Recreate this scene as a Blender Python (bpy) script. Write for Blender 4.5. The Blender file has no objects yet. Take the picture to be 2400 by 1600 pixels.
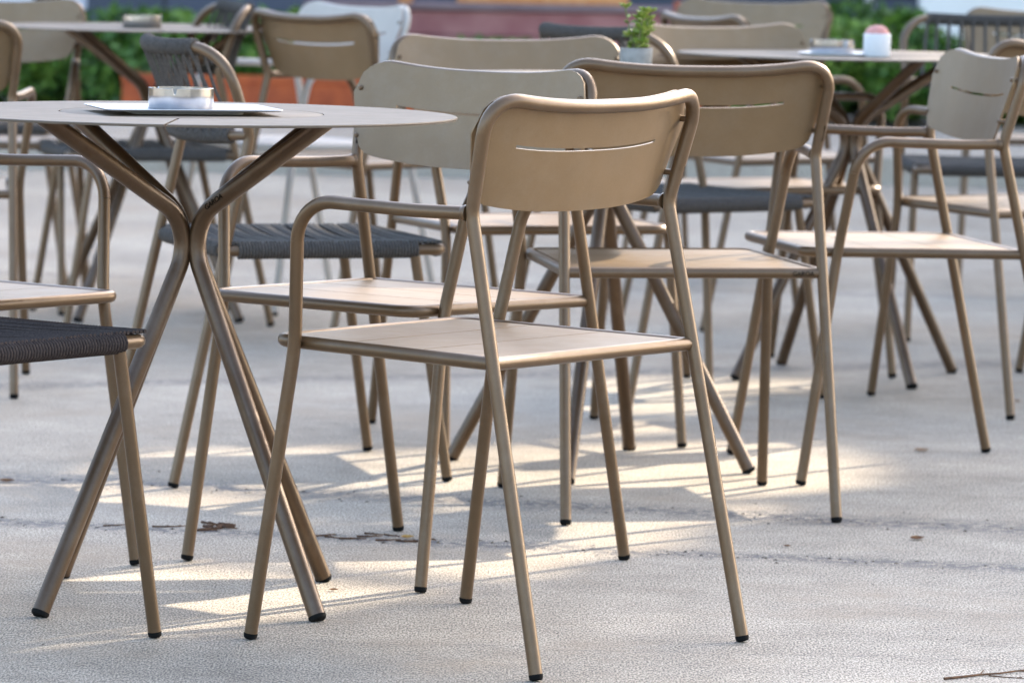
import bpy, bmesh, math, random
from mathutils import Vector, Matrix, Quaternion
from math import sin, cos, pi, radians, sqrt

random.seed(7)
scene = bpy.context.scene
C = scene.collection

# ------------------------------------------------------------------ camera
F_PX, PITCH, CAM_H, ROLL = 10868.0, radians(5.2845), 1.0771, 0.018194
cam_d = bpy.data.cameras.new('Camera')
cam = bpy.data.objects.new('Camera', cam_d)
C.objects.link(cam)
c_, s_ = cos(PITCH), sin(PITCH)
FW, UP0, RT0 = Vector((0, c_, -s_)), Vector((0, s_, c_)), Vector((1, 0, 0))
RT = RT0 * cos(ROLL) + UP0 * sin(ROLL)
UP = UP0 * cos(ROLL) - RT0 * sin(ROLL)
M = Matrix((RT, UP, -FW)).transposed().to_4x4()
M.translation = Vector((0, 0, CAM_H))
cam.matrix_world = M
cam_d.sensor_width = 36
cam_d.lens = F_PX * 36 / 2400
cam_d.clip_start = 0.1
cam_d.clip_end = 500
cam_d.dof.use_dof = True
cam_d.dof.focus_distance = 6.85
cam_d.dof.aperture_fstop = 9.0
scene.camera = cam


def ground_at(px, py, z=0.0):
    """point of the plane at height z that the photograph shows at (px, py)"""
    d = FW * F_PX + RT * (px - 1200) - UP * (py - 800)
    k = (z - CAM_H) / d.z
    return Vector((0, 0, CAM_H)) + d * k


def at_depth(px, py, y):
    d = FW * F_PX + RT * (px - 1200) - UP * (py - 800)
    return Vector((0, 0, CAM_H)) + d * (y / d.y)


# ------------------------------------------------------------------ materials
def new_mat(name):
    m = bpy.data.materials.new(name)
    m.use_nodes = True
    nt = m.node_tree
    b = nt.nodes['Principled BSDF']
    return m, nt, b


def N(nt, typ, **kw):
    n = nt.nodes.new(typ)
    for k, v in kw.items():
        setattr(n, k, v)
    return n


def L(nt, a, b):
    nt.links.new(a, b)


def ramp(nt, fac, stops):
    r = N(nt, 'ShaderNodeValToRGB')
    els = r.color_ramp.elements
    while len(els) < len(stops):
        els.new(0.5)
    for e, (p, c) in zip(els, stops):
        e.position = p
        e.color = (*c, 1)
    L(nt, fac, r.inputs[0])
    return r.outputs[0]


def noise(nt, scale, detail=4, rough=0.6, vec=None, coord='Object'):
    t = N(nt, 'ShaderNodeTexCoord')
    n = N(nt, 'ShaderNodeTexNoise')
    n.inputs['Scale'].default_value = scale
    n.inputs['Detail'].default_value = detail
    n.inputs['Roughness'].default_value = rough
    L(nt, vec if vec else t.outputs[coord], n.inputs['Vector'])
    return n.outputs['Fac']


def bump(nt, b, h, strength, dist):
    n = N(nt, 'ShaderNodeBump')
    n.inputs['Strength'].default_value = strength
    n.inputs['Distance'].default_value = dist
    L(nt, h, n.inputs['Height'])
    L(nt, n.outputs[0], b.inputs['Normal'])


def simple(name, c1, c2, scale=8, rough=0.5, metallic=0.0, bump_s=0.0, bump_scale=60, bump_d=0.002, spec=0.5, lo=0.35, hi=0.65):
    m, nt, b = new_mat(name)
    L(nt, ramp(nt, noise(nt, scale), [(lo, c1), (hi, c2)]), b.inputs['Base Color'])
    b.inputs['Roughness'].default_value = rough
    b.inputs['Metallic'].default_value = metallic
    b.inputs['Specular IOR Level'].default_value = spec
    if bump_s:
        bump(nt, b, noise(nt, bump_scale, 3), bump_s, bump_d)
    return m


def powder_coat(name, base, rough=0.40, metallic=0.35):
    m, nt, b = new_mat(name)
    big = noise(nt, 5, 3)
    fine = noise(nt, 900, 2, 0.5)
    mix = N(nt, 'ShaderNodeMath', operation='MULTIPLY_ADD')
    L(nt, fine, mix.inputs[0]); mix.inputs[1].default_value = 0.45
    sc = N(nt, 'ShaderNodeMath', operation='MULTIPLY')
    L(nt, big, sc.inputs[0]); sc.inputs[1].default_value = 0.55
    L(nt, sc.outputs[0], mix.inputs[2])
    lo = tuple(x * 0.86 for x in base); hi = tuple(min(1, x * 1.14) for x in base)
    L(nt, ramp(nt, mix.outputs[0], [(0.35, lo), (0.65, hi)]), b.inputs['Base Color'])
    col = b.inputs['Base Color'].links[0].from_socket
    du = N(nt, 'ShaderNodeMapRange'); L(nt, noise(nt, 11, 7, 0.75), du.inputs[0])
    du.inputs[1].default_value = 0.47; du.inputs[2].default_value = 0.72
    du.inputs[3].default_value = 0.0; du.inputs[4].default_value = 0.14
    mx = N(nt, 'ShaderNodeMix', data_type='RGBA', blend_type='MIX')
    L(nt, du.outputs[0], mx.inputs[0]); L(nt, col, mx.inputs[6]); mx.inputs[7].default_value = (0.30, 0.25, 0.20, 1)
    L(nt, mx.outputs[2], b.inputs['Base Color'])
    r = N(nt, 'ShaderNodeMapRange')
    L(nt, noise(nt, 24, 5), r.inputs[0])
    r.inputs[3].default_value = rough - 0.07; r.inputs[4].default_value = rough + 0.10
    L(nt, r.outputs[0], b.inputs['Roughness'])
    b.inputs['Metallic'].default_value = metallic
    b.inputs['Coat Weight'].default_value = 0.25
    b.inputs['Coat Roughness'].default_value = 0.32
    bump(nt, b, fine, 0.10, 0.0006)
    return m


M_TAUPE = powder_coat('taupe_powder_coat', (0.118, 0.067, 0.030), rough=0.38, metallic=0.40)
M_PANEL = powder_coat('taupe_sheet', (0.190, 0.119, 0.057), rough=0.45, metallic=0.40)
M_TABLE_LEG = powder_coat('shaded_taupe_coat', (0.086, 0.046, 0.020), rough=0.38, metallic=0.40)  # darker copy of the taupe coat, shade under the tabletop put into its colour
M_TOP = powder_coat('table_sheet', (0.120, 0.090, 0.062), rough=0.55, metallic=0.0)
M_TOP.node_tree.nodes['Principled BSDF'].inputs['Specular IOR Level'].default_value = 0.3
M_TOP.node_tree.nodes['Principled BSDF'].inputs['Coat Weight'].default_value = 0.0
M_BLACK = simple('black_rubber', (0.004, 0.004, 0.004), (0.008, 0.0075, 0.007), 30, 0.85, spec=0.15)
M_STEEL = simple('brushed_steel', (0.40, 0.39, 0.39), (0.50, 0.49, 0.48), 40, 0.22, 1.0)
M_ZINC = simple('zinc_screw', (0.5, 0.48, 0.45), (0.6, 0.58, 0.55), 40, 0.3, 0.9)
M_ASH = simple('grey_ash', (0.12, 0.115, 0.11), (0.3, 0.29, 0.28), 90, 0.9)


def rope_mat(name, a, b_):
    m, nt, b = new_mat(name)
    n1 = noise(nt, 260, 4, 0.7)
    L(nt, ramp(nt, n1, [(0.3, a), (0.7, b_)]), b.inputs['Base Color'])
    b.inputs['Roughness'].default_value = 0.85
    b.inputs['Specular IOR Level'].default_value = 0.15
    bump(nt, b, noise(nt, 700, 3), 0.5, 0.001)
    return m


M_ROPE = rope_mat('charcoal_rope', (0.044, 0.038, 0.034), (0.125, 0.111, 0.098))
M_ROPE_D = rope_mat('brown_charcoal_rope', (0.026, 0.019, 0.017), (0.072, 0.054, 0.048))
M_WHITE = simple('white_glaze', (0.72, 0.72, 0.72), (0.80, 0.80, 0.80), 12, 0.3)
M_PAPER = simple('white_melamine', (0.58, 0.58, 0.60), (0.66, 0.66, 0.68), 9, 0.35)
M_PINK = simple('pink_wax', (0.52, 0.20, 0.17), (0.66, 0.32, 0.27), 30, 0.6)
M_POT = simple('pale_concrete_pot', (0.23, 0.22, 0.20), (0.32, 0.31, 0.285), 40, 0.85, bump_s=0.3)
M_TEXT = simple('dark_marking', (0.006, 0.005, 0.004), (0.012, 0.009, 0.007), 60, 0.8, spec=0.1)
M_CORTEN = simple('weathered_steel', (0.26, 0.045, 0.010), (0.46, 0.095, 0.020), 7, 0.75, bump_s=0.3)
M_MAUVE = simple('mauve_stained_timber', (0.30, 0.095, 0.090), (0.40, 0.16, 0.145), 5, 0.55)
M_MAUVE_T = simple('mauve_timber_top', (0.19, 0.125, 0.125), (0.25, 0.175, 0.17), 6, 0.75, spec=0.2)
M_ORANGE = simple('orange_terracotta', (0.60, 0.22, 0.06), (0.72, 0.34, 0.14), 14, 0.7)
M_PALE = simple('pale_render', (0.60, 0.60, 0.66), (0.68, 0.68, 0.73), 3, 0.8)
M_WHITEW = simple('white_paint', (0.78, 0.76, 0.72), (0.84, 0.82, 0.78), 3, 0.55)
M_DOOR = simple('dark_brown_door', (0.022, 0.012, 0.008), (0.04, 0.024, 0.016), 4, 0.5)
M_GALV = simple('galvanised_post', (0.36, 0.34, 0.34), (0.46, 0.44, 0.43), 18, 0.45, 0.5)
M_BARK = simple('bark', (0.10, 0.075, 0.05), (0.24, 0.20, 0.15), 12, 0.9, bump_s=0.8, bump_scale=25, bump_d=0.02)
M_SOIL = simple('planter_soil', (0.03, 0.02, 0.014), (0.06, 0.042, 0.03), 30, 0.95)
M_TWIG = simple('dry_twig', (0.045, 0.020, 0.010), (0.15, 0.070, 0.028), 60, 0.85)
M_DLEAF = simple('dry_leaf', (0.16, 0.06, 0.025), (0.36, 0.20, 0.07), 40, 0.8)
M_GRIT = simple('grit', (0.05, 0.04, 0.032), (0.16, 0.125, 0.09), 60, 0.9)


def leaf_mat(name, stops, rough=0.5, trans=0.25):
    m, nt, b = new_mat(name)
    a = N(nt, 'ShaderNodeAttribute', attribute_name='tint')
    col = ramp(nt, a.outputs['Fac'], stops)
    L(nt, col, b.inputs['Base Color'])
    b.inputs['Roughness'].default_value = rough
    tr = N(nt, 'ShaderNodeBsdfTranslucent')
    L(nt, col, tr.inputs[0])
    mx = N(nt, 'ShaderNodeMixShader')
    mx.inputs[0].default_value = trans
    L(nt, b.outputs[0], mx.inputs[1]); L(nt, tr.outputs[0], mx.inputs[2])
    L(nt, mx.outputs[0], nt.nodes['Material Output'].inputs[0])
    return m


M_HEDGE = leaf_mat('hedge_leaves', [(0.0, (0.018, 0.050, 0.010)), (0.45, (0.075, 0.17, 0.022)), (1.0, (0.22, 0.34, 0.045))])
M_TREE = leaf_mat('tree_leaves', [(0.0, (0.03, 0.06, 0.015)), (1.0, (0.09, 0.15, 0.03))], trans=0.10)
M_SUCC = leaf_mat('succulent_leaves', [(0.0, (0.11, 0.17, 0.025)), (0.5, (0.26, 0.38, 0.05)), (1.0, (0.48, 0.52, 0.13))], trans=0.2)


def slate_mat():
    m, nt, b = new_mat('slate_cladding')
    tc = N(nt, 'ShaderNodeTexCoord')
    br = N(nt, 'ShaderNodeTexBrick')
    br.inputs['Scale'].default_value = 1.0
    br.inputs['Brick Width'].default_value = 1.9
    br.inputs['Row Height'].default_value = 0.22
    br.inputs['Mortar Size'].default_value = 0.012
    br.inputs['Color1'].default_value = (0.030, 0.038, 0.055, 1)
    br.inputs['Color2'].default_value = (0.060, 0.068, 0.098, 1)
    br.inputs['Mortar'].default_value = (0.012, 0.013, 0.016, 1)
    mp = N(nt, 'ShaderNodeMapping')
    mp.inputs['Rotation'].default_value = (radians(90), 0, 0)
    L(nt, tc.outputs['Object'], mp.inputs[0]); L(nt, mp.outputs[0], br.inputs[0])
    L(nt, br.outputs[0], b.inputs['Base Color'])
    b.inputs['Roughness'].default_value = 0.6
    return m


M_SLATE = slate_mat()


def concrete(name, joints, base=(0.185, 0.158, 0.124), base2=(0.425, 0.370, 0.298)):
    m, nt, b = new_mat(name)
    geo = N(nt, 'ShaderNodeNewGeometry')
    P = geo.outputs['Position']

    def mul(a, k, op='MULTIPLY'):
        n = N(nt, 'ShaderNodeMath', operation=op)
        L(nt, a, n.inputs[0])
        if isinstance(k, (int, float)):
            n.inputs[1].default_value = k
        else:
            L(nt, k, n.inputs[1])
        return n.outputs[0]
    big = noise(nt, 0.9, 5, 0.6, P)
    mid = noise(nt, 9, 5, 0.65, P)
    mp = N(nt, 'ShaderNodeMapping'); mp.inputs['Scale'].default_value = (1, .34, 1)
    L(nt, P, mp.inputs[0])
    fine = noise(nt, 210, 3, 0.7, mp.outputs[0])
    speck = noise(nt, 330, 2, 0.6, mp.outputs[0])
    s = mul(mul(big, 0.46), mul(mid, 0.30), 'ADD')
    s = mul(s, mul(fine, 0.24), 'ADD')
    col = ramp(nt, s, [(0.36, base), (0.64, base2)])
    # dark and light grains of aggregate
    g = N(nt, 'ShaderNodeMapRange'); L(nt, speck, g.inputs[0])
    g.inputs[1].default_value = 0.38; g.inputs[2].default_value = 0.62
    g.inputs[3].default_value = 0.36; g.inputs[4].default_value = 1.60
    v = N(nt, 'ShaderNodeMix', data_type='RGBA', blend_type='MULTIPLY'); v.inputs[0].default_value = 1.0
    L(nt, col, v.inputs[6]); L(nt, g.outputs[0], v.inputs[7])
    col = v.outputs[2]
    # stains: warm rusty blotches
    st = N(nt, 'ShaderNodeMapRange'); L(nt, noise(nt, 1.6, 6, 0.72, P), st.inputs[0])
    st.inputs[1].default_value = 0.50; st.inputs[2].default_value = 0.70; st.inputs[3].default_value = 0; st.inputs[4].default_value = 0.65
    v = N(nt, 'ShaderNodeMix', data_type='RGBA', blend_type='MIX')
    L(nt, st.outputs[0], v.inputs[0]); L(nt, col, v.inputs[6]); v.inputs[7].default_value = (0.28, 0.215, 0.15, 1)
    col = v.outputs[2]
    sep = N(nt, 'ShaderNodeSeparateXYZ'); L(nt, P, sep.inputs[0])
    height = mul(fine, 0.6)
    height = mul(height, mul(mid, 0.8), 'ADD')
    wob = mul(mul(noise(nt, 3.2, 7, 0.75, P), -0.5, 'ADD'), 0.16)
    rough_n = noise(nt, 34, 7, 0.85, P)
    for (a, bb, cc, w, dark) in joints:    # line a*x + b*y + c = 0
        dd = mul(mul(sep.outputs[0], a), mul(sep.outputs[1], bb), 'ADD')
        dd = mul(mul(dd, cc, 'ADD'), wob, 'ADD')
        ad = mul(dd, 0.0, 'ADD')
        n = N(nt, 'ShaderNodeMath', operation='ABSOLUTE'); L(nt, dd, n.inputs[0]); ad = n.outputs[0]
        mr = N(nt, 'ShaderNodeMapRange', interpolation_type='SMOOTHSTEP'); L(nt, ad, mr.inputs[0])
        mr.inputs[1].default_value = 0.0; mr.inputs[2].default_value = w
        mr.inputs[3].default_value = 1.0; mr.inputs[4].default_value = 0.0
        th = N(nt, 'ShaderNodeMapRange'); L(nt, rough_n, th.inputs[0])
        th.inputs[1].default_value = 0.45; th.inputs[2].default_value = 0.53
        k = mul(mr.outputs[0], th.outputs[0])
        v = N(nt, 'ShaderNodeMix', data_type='RGBA', blend_type='MIX')
        L(nt, mul(k, dark), v.inputs[0]); L(nt, col, v.inputs[6]); v.inputs[7].default_value = (0.10, 0.095, 0.095, 1)
        col = v.outputs[2]
        height = mul(height, mul(k, -6), 'ADD')
    L(nt, col, b.inputs['Base Color'])
    b.inputs['Roughness'].default_value = 0.72
    b.inputs['Specular IOR Level'].default_value = 0.4
    bump(nt, b, height, 0.16, 0.003)
    return m


def line_through(p, q):
    d = (q - p); d.z = 0; d.normalize()
    a, b = -d.y, d.x
    return a, b, -(a * p.x + b * p.y)


JA = line_through(ground_at(0, 1118), ground_at(2400, 1240))
JB = line_through(ground_at(0, 1224), ground_at(2400, 1334))
JC = line_through(ground_at(0, 905), ground_at(2400, 850))
JD = line_through(ground_at(0, 640), ground_at(2400, 700))
JE = line_through(ground_at(0, 1480), ground_at(1400, 1520))
M_GROUND = concrete('worn_concrete', [(*JA, 0.13, 1.0), (*JB, 0.085, 1.0), (*JC, 0.12, 0.8), (*JD, 0.08, 0.6), (*JE, 0.010, 0.35)])
M_STEP = concrete('step_concrete', [], (0.33, 0.28, 0.225), (0.45, 0.39, 0.32))


# ------------------------------------------------------------------ mesh helpers
def link(name, me, mat, parent=None, smooth=True):
    me.name = name
    if mat:
        for mm in (mat if isinstance(mat, (list, tuple)) else [mat]):
            me.materials.append(mm)
    if smooth:
        for p in me.polygons:
            p.use_smooth = True
        try:
            me.set_sharp_from_angle(angle=radians(40))
        except Exception:
            pass
    o = bpy.data.objects.new(name, me)
    C.objects.link(o)
    if parent:
        o.parent = parent
    return o


def obj(name, bm, mat, parent=None, smooth=True):
    me = bpy.data.meshes.new(name)
    bm.normal_update()
    bm.to_mesh(me)
    bm.free()
    return link(name, me, mat, parent, smooth)


def tag(o, label=None, cat=None, group=None, kind=None):
    if label: o['label'] = label
    if cat: o['category'] = cat
    if group: o['group'] = group
    if kind: o['kind'] = kind
    return o


def empty(name, loc, rz=0.0):
    o = bpy.data.objects.new(name, None)
    o.empty_display_size = 0.1
    o.location = loc
    o.rotation_euler = (0, 0, rz)
    C.objects.link(o)
    return o


def fillet(pts, radii, seg=8):
    """round the inner corners of a polyline"""
    out = [Vector(pts[0])]
    for i in range(1, len(pts) - 1):
        p0, p1, p2 = Vector(pts[i - 1]), Vector(pts[i]), Vector(pts[i + 1])
        r = radii[i - 1]
        a, b = (p0 - p1).normalized(), (p2 - p1).normalized()
        ang = a.angle(b)
        t = min(r / math.tan(ang / 2), 0.9 * (p0 - p1).length, 0.9 * (p2 - p1).length)
        r = t * math.tan(ang / 2)
        bis = (a + b).normalized()
        cen = p1 + bis * (r / sin(ang / 2))
        s, e = p1 + a * t - cen, p1 + b * t - cen
        tot = s.angle(e)
        ax = s.cross(e).normalized()
        for k in range(seg + 1):
            out.append(cen + Quaternion(ax, tot * k / seg) @ s)
    out.append(Vector(pts[-1]))
    return out


def sweep(bm, path, r, sides=12, closed=False, caps=True, radf=None):
    path = [Vector(p) for p in path]
    n = len(path)
    rings = []
    nrm = None
    for i, p in enumerate(path):
        if closed:
            t = path[(i + 1) % n] - path[i - 1]
        else:
            t = path[min(i + 1, n - 1)] - path[max(i - 1, 0)]
        t.normalize()
        if nrm is None:
            nrm = t.orthogonal().normalized()
        else:
            nrm = (nrm - t * nrm.dot(t))
            nrm = nrm.normalized() if nrm.length > 1e-6 else t.orthogonal().normalized()
        bi = t.cross(nrm)
        rr = radf(i) if radf else r
        rings.append([bm.verts.new(p + (nrm * cos(2 * pi * k / sides) + bi * sin(2 * pi * k / sides)) * rr) for k in range(sides)])
    m = n if closed else n - 1
    for i in range(m):
        a, b = rings[i], rings[(i + 1) % n]
        off = 0
        if closed and i == n - 1:
            off = min(range(sides), key=lambda k: (a[0].co - b[k].co).length)
        for k in range(sides):
            bm.faces.new((a[k], a[(k + 1) % sides], b[(k + 1 + off) % sides], b[(k + off) % sides]))
    if caps and not closed:
        bm.faces.new(list(reversed(rings[0])))
        bm.faces.new(rings[-1])


def tube(name, path, r, mat, parent, sides=12, **kw):
    bm = bmesh.new()
    sweep(bm, path, r, sides, **kw)
    return obj(name, bm, mat, parent)


def box(bm, x0, x1, y0, y1, z0, z1, bevel=0.0):
    v = [bm.verts.new((x, y, z)) for z in (z0, z1) for y in (y0, y1) for x in (x0, x1)]
    f = [(0, 2, 3, 1), (4, 5, 7, 6), (0, 1, 5, 4), (1, 3, 7, 5), (3, 2, 6, 7), (2, 0, 4, 6)]
    fs = [bm.faces.new([v[i] for i in q]) for q in f]
    if bevel:
        es = {e for q in fs for e in q.edges}
        bmesh.ops.bevel(bm, geom=list(es), offset=bevel, segments=2, affect='EDGES', profile=0.6)


def lathe(bm, prof, seg=32, cen=(0, 0)):
    rings = []
    for r, z in prof:
        if r < 1e-5:
            rings.append([bm.verts.new((cen[0], cen[1], z))])
        else:
            rings.append([bm.verts.new((cen[0] + r * cos(2 * pi * k / seg), cen[1] + r * sin(2 * pi * k / seg), z)) for k in range(seg)])
    for a, b in zip(rings, rings[1:]):
        for k in range(seg):
            k2 = (k + 1) % seg
            if len(a) == 1 and len(b) == 1: continue
            if len(a) == 1: bm.faces.new((a[0], b[k2], b[k]))
            elif len(b) == 1: bm.faces.new((a[k], a[k2], b[0]))
            else: bm.faces.new((a[k], a[k2], b[k2], b[k]))


def foot_cap(parent, foot, direc, r):
    """black rubber end that carries a slanted tube"""
    foot = Vector(foot); d = Vector(direc).normalized()
    bm = bmesh.new()
    h = 0.010
    p = [foot + Vector((0, 0, 0.001)), foot + d * 0.003, foot + d * 0.007, foot + d * h]
    sweep(bm, p, r, 16 if r > .012 else 12, radf=lambda i: (r * 0.74, r * 0.97, r * 1.035, r * 1.035)[i])
    zmin = 0.0005
    for v in bm.verts:
        if v.co.z < zmin: v.co.z = zmin
    return obj('foot_cap', bm, M_BLACK, parent)


def text_mesh(body, size, depth=0.0004):
    cu = bpy.data.curves.new('lettering', 'FONT')
    cu.body = body; cu.size = size; cu.extrude = depth
    cu.align_x = 'CENTER'; cu.align_y = 'CENTER'
    o = bpy.data.objects.new('lettering', cu)
    C.objects.link(o)
    bpy.context.view_layer.update()
    dg = bpy.context.evaluated_depsgraph_get()
    me = bpy.data.meshes.new_from_object(o.evaluated_get(dg))
    bpy.data.objects.remove(o); bpy.data.curves.remove(cu)
    return me


# ------------------------------------------------------------------ chair frame numbers (metres)
T = dict(wf=.2524, yf=.2450, ws=.2363, ysf=.1784, wa=.2690, yaf=.1477, za=.6576, wk=.2330, yk=-.1481, zk=.6512,
         wr=.2485, yr=-.2925, wt=.2525, yt=-.1906, zt=.8219, zs=.440, c=.0194, cz=.0213)
R = 0.0100


def bulge(u):
    return 1 - abs(u) ** 2.6


def rear_at(z, s):
    u = z / T['zk']
    return Vector((s * (T['wr'] + (T['wk'] - T['wr']) * u), T['yr'] + (T['yk'] - T['yr']) * u, z))


def post_at(z, s=1):
    u = (z - T['zk']) / (T['zt'] - T['zk'])
    return Vector((s * (T['wk'] + (T['wt'] - T['wk']) * u), T['yk'] + (T['yt'] - T['yk']) * u, z))


def back_curve(c, cz, top=None, rad=0.055):
    """bent tube from one rear kink, over the top rail, down to the other"""
    pts = []
    kl, kr = Vector((-T['wk'], T['yk'], T['zk'])), Vector((T['wk'], T['yk'], T['zk']))
    tl, tr = Vector((-T['wt'], T['yt'], T['zt'])), Vector((T['wt'], T['yt'], T['zt']))
    if top: tl, tr = Vector((-top[0], top[1], top[2])), Vector((top[0], top[1], top[2]))
    flat = fillet([kl, tl, tr, kr], [rad, rad], 9)
    # subdivide the top rail and push its middle back and down
    dens = []
    for a, b in zip(flat, flat[1:]):
        n = max(1, int((b - a).length / 0.025))
        for k in range(n):
            dens.append(a.lerp(b, k / n))
    dens.append(flat[-1])
    for p in dens:
        if p.z > tl.z - rad * 1.05:
            w = min(1, (p.z - (tl.z - rad * 1.05)) / (rad * 1.05))
            u = max(-1, min(1, p.x / tl.x))
            p.y -= c * bulge(u) * w
            p.z -= cz * bulge(u) * w
    return dens


def legs(root, mat, arms):
    for s in (-1, 1):
        f = Vector((s * T['wf'], T['yf'], 0)); fs = Vector((s * T['ws'], T['ysf'], T['zs']))
        a = Vector((s * T['wa'], T['yaf'], T['za'])); k = Vector((s * T['wk'], T['yk'], T['zk']))
        d = (fs - f).normalized()
        if arms:
            a2 = a + Vector((-s * 0.004, -0.10, 0.006))
            mid = k.lerp(a2, 0.45) + Vector((0, 0, -0.006))
            path = fillet([f + d * 0.009, fs, a, mid, k + Vector((0, 0.008, 0))], [0.35, 0.068, 0.6], 9)
            # the tube is one bent piece; above the seat it is the armrest
            cut = min(range(len(path)), key=lambda i: abs(path[i].z - 0.56) + (0 if i < len(path) / 2 else 1))
            lg = tube('leg', path[:cut + 1], R, mat, root)
            bm = bmesh.new()
            sweep(bm, path[cut:], R, 12)
            dk = (path[-2] - k).normalized()
            q0 = k + dk * (R * .75)
            sweep(bm, [q0, q0 + dk * .003, q0 + dk * .006, q0 + dk * .009], R, 14, radf=lambda i: R * (1.22, 1.2, 1.1, .98)[i])
            obj('armrest', bm, mat, root)
        else:
            lg = tube('leg', [f + d * 0.009, fs + Vector((0, 0, -0.012))], R, mat, root)
        foot_cap(lg, f, d, R)
        f = Vector((s * T['wr'], T['yr'], 0)); d = (k - f).normalized()
        up = (Vector((s * T['wt'], T['yt'], T['zt'])) - k).normalized()
        path = fillet([f + d * 0.009, k, k + up * 0.03], [0.045], 6)
        lg = tube('leg', path, R, mat, root)
        foot_cap(lg, f, d, R)


def seat_loop():
    zs = T['zs']
    xf = T['ws'] - 0.021
    rear = rear_at(zs, 1)
    yr = rear.y + 0.004
    xr = rear.x - 0.006
    yf = T['ysf'] + 0.056
    pts = [(-xr, yr, zs), (-xf, yf, zs + .004), (xf, yf, zs + .004), (xr, yr, zs)]
    return pts, yr, yf, xr, xf


def armchair():
    root = empty('armchair', (0, 0, 0))
    legs(root, M_TAUPE, True)
    kl = back_curve(T['c'], T['cz'])
    # start above the bend of the rear leg
    up = (Vector((T['wt'], T['yt'], T['zt'])) - Vector((T['wk'], T['yk'], T['zk']))).normalized()
    kl = [p for p in kl if p.z > T['zk'] + 0.029]
    for s, i in ((-1, 0), (1, len(kl))):
        kl.insert(i, Vector((s * T['wk'], T['yk'], T['zk'])) + Vector((s * abs(up.x), up.y, up.z)) * 0.028)
    tube('back_frame', kl, R * 1.04, M_TAUPE, root, 14)
    # ---- backrest sheet with its slot
    bm = bmesh.new()
    zb, ztop = 0.668, T['zt'] + 0.0075
    nu, nv = 44, 16
    slot_u, v0, v1 = 0.68, 0.545, 0.573
    vs = [0, .12, .24, .36, .46, v0, v1, .66, .76, .86, .94, 1.0]
    us = [-1 + 2 * i / nu for i in range(nu + 1)]
    us = sorted(set([round(u, 4) for u in us] + [-slot_u, slot_u]))
    grid = []
    rc = 0.035
    for u in us:
        col = []
        for v in vs:
            z = zb + (ztop - zb) * v
            w = post_at(z).x - 0.003
            x = u * w
            # rounded lower corners, upper corners follow the tube bend
            e = w - abs(x)
            zz = z
            lowlim = zb + (rc - sqrt(max(0, rc * rc - (rc - e) ** 2))) if e < rc else zb
            rt = 0.063
            hilim = ztop - (rt - sqrt(max(0, rt * rt - (rt - e) ** 2))) if e < rt else ztop
            zz = lowlim + (hilim - lowlim) * v
            y = post_at(zz).y + 0.0170 - T['c'] * 1.15 * bulge(u)
            zz -= T['cz'] * bulge(u)
            col.append(bm.verts.new((x, y, zz)))
        grid.append(col)
    for i in range(len(us) - 1):
        for j in range(len(vs) - 1):
            if vs[j] == v0 and us[i] >= -slot_u - 1e-6 and us[i + 1] <= slot_u + 1e-6:
                continue
            bm.faces.new((grid[i][j], grid[i + 1][j], grid[i + 1][j + 1], grid[i][j + 1]))
    bmesh.ops.recalc_face_normals(bm, faces=bm.faces)
    bmesh.ops.solidify(bm, geom=bm.faces[:], thickness=0.003)
    back = obj('backrest', bm, M_PANEL, root)
    for s in (-1, 1):
        for z in (0.695, 0.775):
            p = post_at(z, s)
            bm = bmesh.new()
            sweep(bm, [p + Vector((-s * .006, .004, 0)), p + Vector((-s * .010, .0200, 0)), p + Vector((-s * .010, .0220, 0))], .0045, 10, radf=lambda i: (.0045, .0045, .003)[i])
            obj('screw', bm, M_TAUPE, back)
    # ---- seat
    pts, yr, yf, xr, xf = seat_loop()
    path = fillet([pts[0], pts[1], pts[2], pts[3]], [.032, .032], 7)
    bm = bmesh.new()
    sweep(bm, path, R, 12)
    rl = [Vector((-xr - .002, yr, T['zs'])), Vector((xr + .002, yr, T['zs']))]
    sweep(bm, rl, R, 12)
    obj('seat_frame', bm, M_TAUPE, root)
    bm = bmesh.new()
    # three planks across, separated by narrow joints
    y0, y1 = yr + 0.0115, yf - 0.0115
    cuts = [y0, y0 + (y1 - y0) * .34, y0 + (y1 - y0) * .67, y1]
    for a, b in zip(cuts, cuts[1:]):
        def half(y): return (xr + (xf - xr) * (y - yr) / (yf - yr)) - 0.0115
        a2, b2 = a + .0013, b - .0013
        z1 = T['zs'] + 0.0075; z0 = z1 - 0.004
        last = (b == y1)
        q = [(-half(a2), a2), (half(a2), a2)]
        if last:
            rr = .021
            for k in range(6):
                t = k / 5 * pi / 2
                q.append((half(b2) - rr + rr * cos(t), b2 - rr + rr * sin(t)))
            for k in range(6):
                t = pi / 2 + k / 5 * pi / 2
                q.append((-half(b2) + rr + rr * cos(t), b2 - rr + rr * sin(t)))
        else:
            q += [(half(b2), b2), (-half(b2), b2)]
        top = [bm.verts.new((x, y, z1 + .004 * (y - yr) / (yf - yr))) for x, y in q]
        bot = [bm.verts.new((x, y, z0 + .004 * (y - yr) / (yf - yr))) for x, y in q]
        bm.faces.new(top); bm.faces.new(list(reversed(bot)))
        for i in range(len(q)):
            j = (i + 1) % len(q)
            bm.faces.new((bot[i], bot[j], top[j], top[i]))
    obj('seat', bm, M_PANEL, root, smooth=False)
    return root


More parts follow.
